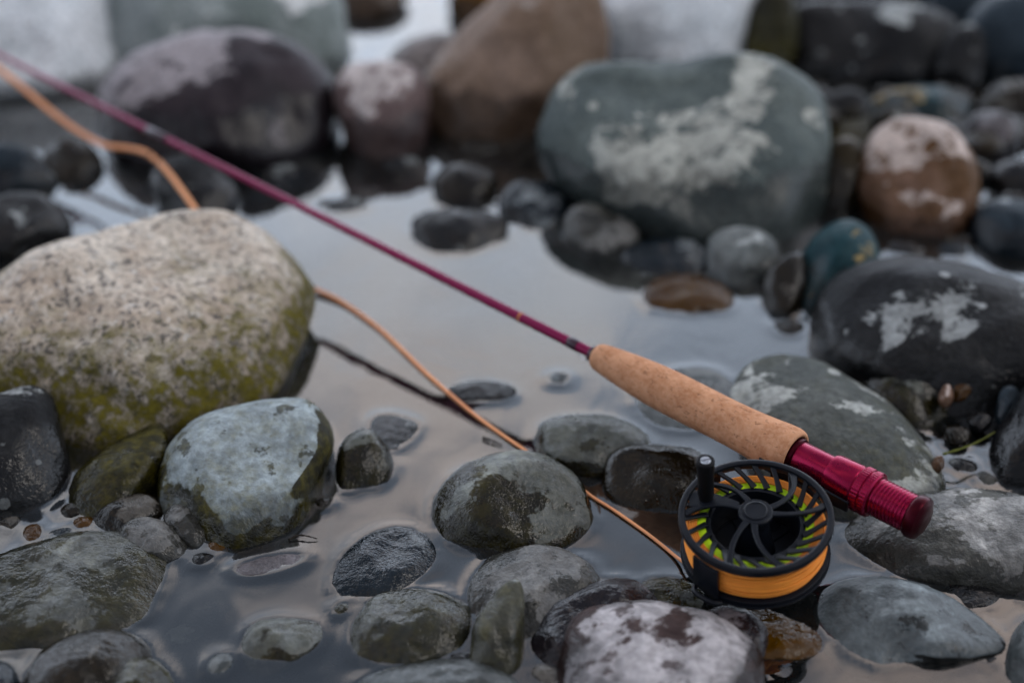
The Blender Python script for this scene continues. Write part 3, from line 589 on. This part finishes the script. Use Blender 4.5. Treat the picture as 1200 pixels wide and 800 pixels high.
seat = part('reel_seat', rnd(.028, XC0+.004, .0088), 'red_metal')
part('end_cap', [(-.001, .0001), (-.001, .0075), (-.0002, .0088), (.0006, .0106), (.0018, .0112), (.0050, .0112), (.0060, .0106), (.0064, .0098), (.0064, .0001)], 'red_dark', seat)
th = [(.0060, .0001)]
for i in range(11):
    x = .0062+i*.0020; th += [(x, .0094), (x+.0005, .0099), (x+.0012, .0099), (x+.0017, .0094)]
th += [(.0285, .0092), (.0285, .0001)]
part('thread', th, 'red_metal', seat)
part('lock_ring', [(.0262, .0001), (.0262, .0108), (.0270, .0118), (.0300, .0118), (.0304, .0111), (.0310, .0111), (.0314, .0118), (.0352, .0118), (.0360, .0110), (.0360, .0001)], 'red_metal', seat, seg=96, knurl=.0115, ka=.00012)
part('sliding_hood', [(.0362, .0001), (.0362, .0106), (.0370, .0111), (.0500, .0109), (.0520, .0104), (.0524, .0096), (.0524, .0001)], 'red_metal', seat)
part('hood_collar', rnd(XC0-.0022, XC0+.003, .0098), 'red_dark', seat)
cp = [(XC0+.004, .0001), (XC0+.0025, .0095), (XC0+.0006, .0104), (XC0, .0114), (XC0+.0004, .0125), (XC0+.002, .0134), (XC0+.005, .0138), (XC0+.010, .0136), (XC0+.018, .0129),
      (XC0+.030, .0122), (XC0+.045, .0119), (XC0+.060, .0120), (XC0+.075, .0121), (XC0+.090, .0119), (XC0+.105, .0109), (XC0+.118, .0096), (XC1-.007, .0085), (XC1-.003, .0079), (XC1-.001, .0070), (XC1, .0056), (XC1, .0001)]
cpv = catmull([Vector((x, r_, 0)) for x, r_ in cp], 4)
part('cork_grip', [(p.x, max(p.y, .0001)) for p in cpv], 'cork', seg=64)
part('winding_check', rnd(XC1-.001, XC1+.0032, .0049), 'wrap')
L = 1.25
part('rod_blank', [(XC1, .0001), (XC1, .0031), (.40, .0027), (.60, .0024), (.665, .0023), (.70, .0022), (.95, .0019), (L, .0020), (L, .0001)], 'blank', seg=24)
part('thread_wrap', rnd(XC1+.013, XC1+.0205, .0034), 'wrap', seg=24)
part('gold_band', rnd(.2648, .2660, .00315, .0002), 'gold', seg=24)
kp = [Vector((XC1+.014, 0, -.0038)), Vector((XC1+.012, 0, -.0072)), Vector((XC1+.010, 0, -.0085)), Vector((XC1+.008, 0, -.0070)), Vector((XC1+.0075, 0, -.0038))]
MB().sweep(catmull(kp, 6), lambda i: circ(.0004, 6)).build('hook_keeper', M['steel'], rod)
# a line guide where the orange line leaves the rod
GX = .628
gd = part('guide_wrap', rnd(GX-.012, GX+.012, .0029), 'wrap', seg=24)
ring_c = Vector((GX, .010, -.016))
gm = MB()
for s in (-1, 1):
    gm.sweep(catmull([Vector((GX+s*.010, .0025, -.0025)), Vector((GX+s*.006, .006, -.006)), Vector((GX+s*.001, .0085, -.0115))], 6), lambda i: circ(.0007, 6))
gm.sweep([ring_c+Vector((0, math.cos(a_)*.0048, math.sin(a_)*.0048)) for a_ in np.linspace(0, 2*math.pi, 25)[:-1]], lambda i: circ(.0008, 6), closed=True)
gm.build('line_guide', M['blackr'], rod)

# ------------------------------------------------------------------ fly reel clamped under the seat, lying face up
f = -yl
rimc = at(880, 606, .044); 
# keep the reel's own foot square to the rod: reel axis 56 mm from the rod axis
RX = (rimc-B).dot(t)
reel = bpy.data.objects.new('fly_reel', None); C.objects.link(reel); reel.empty_display_size = .02
c0 = B+t*RX-f*.0545-n*.0015
reel.matrix_world = Matrix(((f.x, t.x, n.x, c0.x), (f.y, t.y, n.y, c0.y), (f.z, t.z, n.z, c0.z), (0, 0, 0, 1)))
reel.scale = (.875, .875, .875); bpy.context.view_layer.update()
tag(reel, 'black large-arbor fly reel wound with orange line, lying face up', 'fishing reel')
ZR = .0155
def rl(name, prof, mat, par=reel, seg=96, **kw): return MB().lathe(prof, seg, 'Z', **kw).build(name, M[mat], par, sharp=35)
def ringp(r0, r1, z0, z1, b=.0007):
    return [(z0, r0+b), (z0, r1-b), (z0+b*.3, r1-b*.3), (z0+b, r1), (z1-b, r1), (z1-b*.3, r1-b*.3), (z1, r1-b), (z1, r0+b), (z1-b*.3, r0+b*.3), (z1-b, r0), (z0+b, r0), (z0+b*.3, r0+b*.3)]
spool = rl('spool_rim', ringp(.0388, .0428, ZR-.0050, ZR, .0011), 'black', closed=True)
OFF = R(47)                                     # photo angle -> reel angle
def pol(r, a, z): return Vector((r*math.cos(a-OFF), r*math.sin(a-OFF), z))
up = Vector((0, 0, 1))
def rect(w_, h_, b=.25):
    x, y = w_/2, h_/2; c = min(x, y)*b*1.6
    return [(-x+c, -y), (x-c, -y), (x, -y+c), (x, y-c), (x-c, y), (-x+c, y), (-x, y-c), (-x, -y+c)]
# six swept spokes in three pairs
for a0, a1 in ((17, 50), (-13, 6), (-103, -76), (-133, -118), (107, 137), (150, 172)):
    pts = []
    for i in range(13):
        q = i/12; r_ = .0055+(.0392-.0055)*q
        a_ = R(a0)+(R(a1)-R(a0))*(q**1.5)
        pts.append(pol(r_, a_, ZR+.0005-.0030*q*q))
    ws = [.0042-.0014*min(1, q_/.35)+.0016*max(0, (q_-.75)/.25) for q_ in np.linspace(0, 1, 13)]
    MB().sweep(pts, lambda i: rect(ws[i], .0022), up=up).build('spoke', M['black'], spool, sharp=40)
rl('hub', [(ZR-.004, .0001), (ZR-.004, .0085), (ZR-.001, .0098), (ZR+.0012, .0095), (ZR+.0018, .0088), (ZR+.0018, .0070), (ZR+.0024, .0068), (ZR+.0026, .0062), (ZR+.0020, .0056), (ZR+.0020, .0001)], 'black', spool, seg=64)
# slanting flange ribs between rim and arbor
NR = 23
for i in range(NR):
    a_ = 2*math.pi*(i+.3)/NR
    pts = [pol(.0272+(.0395-.0272)*q, a_+R(15)*(1-q)**1.3*-1, ZR-.0075+.0050*q) for q in np.linspace(0, 1, 7)]
    wd = [.0038-.0017*math.sin(math.pi*min(1, q*1.15)*.5)+.0012*q*q for q in np.linspace(0, 1, 7)]
    MB().sweep(pts, lambda j: rect(wd[j], .0016), up=up).build('flange_rib', M['black'], spool, sharp=40)
rl('arbor', ringp(.0245, .0275, -.0125, ZR-.0082, .0006), 'black', closed=True)
rl('back_flange', ringp(.0245, .0412, -.0140, -.0120, .0005), 'black', closed=True)
rl('backing_line', ringp(.0272, .0324, -.0118, .0066, .0008), 'lime', closed=True)
coil = rl('wound_line', ringp(.0320, .0368, -.0118, .0068, .0012), 'orange', closed=True)
sm = MB()
for i in range(27):
    z_ = -.0110+.0168*i/13 if i < 14 else random.uniform(-.0095, .0055)
    tl = random.gauss(0, .02) if i < 14 else random.gauss(0, .09); ph = random.uniform(0, 6.28)
    rr_ = .0374+.0012*math.sin(math.pi*min(1, max(0, (z_+.0118)/.0186)))+(random.uniform(.0002, .0011) if i >= 14 else random.uniform(-.0002, .0003))
    pts = []
    for a_ in np.linspace(0, 2*math.pi, 73)[:-1]:
        zc = max(-.0112, min(.0062, z_+tl*rr_*math.cos(a_+ph)+.0003*math.sin(3*a_+ph)))
        pts.append(Vector((rr_*math.cos(a_), rr_*math.sin(a_), zc)))
    sm.sweep(pts, lambda j: circ(.00062, 8), closed=True)
sm.build('line_strand', M['orange'], coil)
# side of the coil: rings of line seen through the flange
sm = MB()
for r_ in np.arange(.0328, .0374, .00115):
    sm.sweep([Vector((r_*math.cos(a_), r_*math.sin(a_), .0068)) for a_ in np.linspace(0, 2*math.pi, 73)[:-1]], lambda j: circ(.00055, 6), closed=True)
sm.build('line_strand', M['orange'], coil)
# fixed frame behind the spool
fr_ = rl('frame', [(-.0164, .0001), (-.0164, .0412), (-.0161, .0419), (-.0156, .0421), (-.0149, .0421), (-.0146, .0419), (-.0145, .0412), (-.0145, .0001)], 'black')
rl('frame_hub', [(-.0160, .0001), (-.0160, .0130), (-.0150, .0130), (-.0145, .0115), (-.0060, .0098), (ZR-.004, .0070), (ZR-.004, .0001)], 'black', fr_, seg=64)
for k in range(5):
    a_ = R(36+72*k); pts = [pol(.010+(.031-.010)*q, a_, -.0150) for q in np.linspace(0, 1, 4)]
    MB().sweep(pts, lambda j: rect(.006, .003), up=up).build('frame_spoke', M['black'], fr_, sharp=40)
for a_, wdt in ((R(222), 24), (R(120), 18), (R(62), 16)):
    rl('pillar', ringp(.0411, .0428, -.0150, .0085, .0005), 'black', fr_, seg=16, closed=True, a0=a_-OFF-R(wdt/2), a1=a_-OFF+R(wdt/2))
# drag knob on the underside and the line guard
rl('drag_knob', [(-.0205, .0001), (-.0205, .0120), (-.0197, .0130), (-.0175, .0130), (-.0170, .0120), (-.0166, .0001)], 'blackr', fr_, seg=48, knurl=.0125, ka=.0004)
MB().sweep(catmull([pol(.0440, R(214), -.0135), pol(.0475, R(219), -.0120), pol(.0475, R(232), -.0120), pol(.0442, R(238), -.0135)], 6), lambda i: circ(.0016, 8)).build('line_guard', M['black'], fr_)
# foot under the seat
MB().sweep([Vector((.0440, 0, -.010)), Vector((.0462, 0, -.004)), Vector((.0470, 0, 0))], lambda i: rect(.016-.002*i, .004), up=Vector((1, 0, 0)).cross(Vector((0, 1, 0)))).build('foot_stem', M['black'], fr_)
pts = [Vector((.0470, y_, 0)) for y_ in np.linspace(-.030, .030, 13)]
MB().sweep(pts, lambda i: rect(.0026-.0014*abs(i-6)/6, .0105-.003*abs(i-6)/6), up=up).build('reel_foot', M['black'], reel, sharp=40)
MB().sweep([Vector((.0425, 0, -.0165)), Vector((.0455, 0, -.010)), Vector((.0462, 0, 0))], lambda i: rect(.0030, .018), up=Vector((0, 1, 0))).build('foot_bracket', M['black'], fr_)
# handle knob with its slotted screw, and the plate it stands on
hp = pol(.0300, R(149), 0)
pts = [pol(.0110, R(140), ZR-.0002), pol(.0200, R(147), ZR-.0008), pol(.0300, R(151), ZR-.0016), pol(.0385, R(156), ZR-.0025)]
MB().sweep(catmull(pts, 5), lambda i: rect(.0035+.0075*min(1, i/9), .0018), up=up).build('handle_plate', M['black'], spool, sharp=40)
kn = MB().lathe([(ZR-.002, .0001), (ZR-.002, .0040), (ZR+.001, .0042), (ZR+.003, .0046), (ZR+.012, .0045), (ZR+.022, .0049), (ZR+.0270, .0052), (ZR+.0283, .0050), (ZR+.0287, .0044), (ZR+.0287, .0034), (ZR+.0282, .0032), (ZR+.0282, .0001)], 40, 'Z')
kn.v = [(x+hp.x, y+hp.y, z) for x, y, z in kn.v]; kno = kn.build('handle', M['blackr'], reel, sharp=50)
sc = MB().lathe([(ZR+.0280, .0001), (ZR+.0280, .0031), (ZR+.0286, .0030), (ZR+.0289, .0027), (ZR+.0289, .0001)], 32, 'Z')
sc.v = [(x+hp.x, y+hp.y, z) for x, y, z in sc.v]; sc.build('screw', M['steel'], kno, sharp=40)
dd = Vector((math.cos(R(12)-OFF), math.sin(R(12)-OFF), 0))
MB().sweep([hp+dd*-.0029+Vector((0, 0, ZR+.0288)), hp+dd*.0029+Vector((0, 0, ZR+.0288))], lambda i: rect(.0006, .0005), up=up).build('screw_slot', M['blackr'], kno)

# ------------------------------------------------------------------ the loose orange line
gw = rod.matrix_world @ ring_c
lead = reel.matrix_world @ pol(.0388, R(226), -.010)
LP = [(-60, 36, .056, .0024), (0, 82, .050, .0024), (30, 106, .042, .0023), (60, 131, .034, .0022), (90, 153, .028, .0022), (122, 170, .026, .0021), (150, 174, .028, .0021), (168, 178, .030, .0020),
      (182, 187, .030, .0020), (200, 206, .028, .0020), (220, 233, .024, .0020), (238, 258, .018, .0019), (262, 290, .010, .0019), (300, 312, .009, .0018), (340, 327, .004, .0016), (362, 336, .003, .0016), (400, 354, .0012, .0016), (440, 382, .0008, .0015), (470, 409, .0008, .0014), (500, 438, .0008, .0013),
      (550, 481, .0008, .0011), (585, 507, .0008, .0010), (613, 526, .001, .0010), (648, 550, .001, .0010), (676, 568, .001, .0010), (694, 582, .001, .0010), (720, 598, .001, .0009), (760, 626, .001, .0009), (790, 650, .0015, .0009), (808, 664, .006, .0008)]
pts = [at(x, y, z) for x, y, z, _ in LP]+[lead]; rad = [q[3] for q in LP]+[.0007]
cv = catmull([Vector((*p, 0)) if False else p for p in pts], 8)
rr_ = np.interp(np.linspace(0, len(pts)-1, len(cv)), range(len(pts)), rad)
ln = MB().sweep(cv, lambda i: circ(float(rr_[i]), 10)).build('fishing_line', M['peach'])
tag(ln, 'loose orange fly line trailing from the reel across the pool', 'fishing line')

# ------------------------------------------------------------------ bits of drift
def strand(name, label, cat, P, r0, mat):
    cv_ = catmull([at(x, y, z) for x, y, z in P], 6); m_ = len(cv_)
    o = MB().sweep(cv_, lambda i: circ(r0*(1-.6*i/m_)*(1+.25*math.sin(i*1.7)), 7)).build(name, M[mat]); return tag(o, label, cat)
M['twig'] = simple('soaked_bark', (0.018, 0.013, 0.009), .5, bump=(400, .5))
M['grass'] = simple('yellow_green_blade', (0.10, 0.11, 0.012), .5)
strand('twig', 'short dark twig floating right of the chalky stone', 'twig', [(338, 632, .001), (350, 627, .002), (362, 628, .002), (372, 631, .001)], .0006, 'twig')
strand('twig', 'tiny dark twig floating beside the orange line, left of the mottled stone', 'twig', [(566, 513, .001), (574, 515, .0015), (588, 521, .001)], .0009, 'twig')
strand('grass_blade', 'yellow-green grass blade in the wet gap behind the reel seat', 'grass blade', [(1105, 532, .010), (1125, 526, .012), (1145, 518, .013), (1166, 506, .014)], .0008, 'grass')
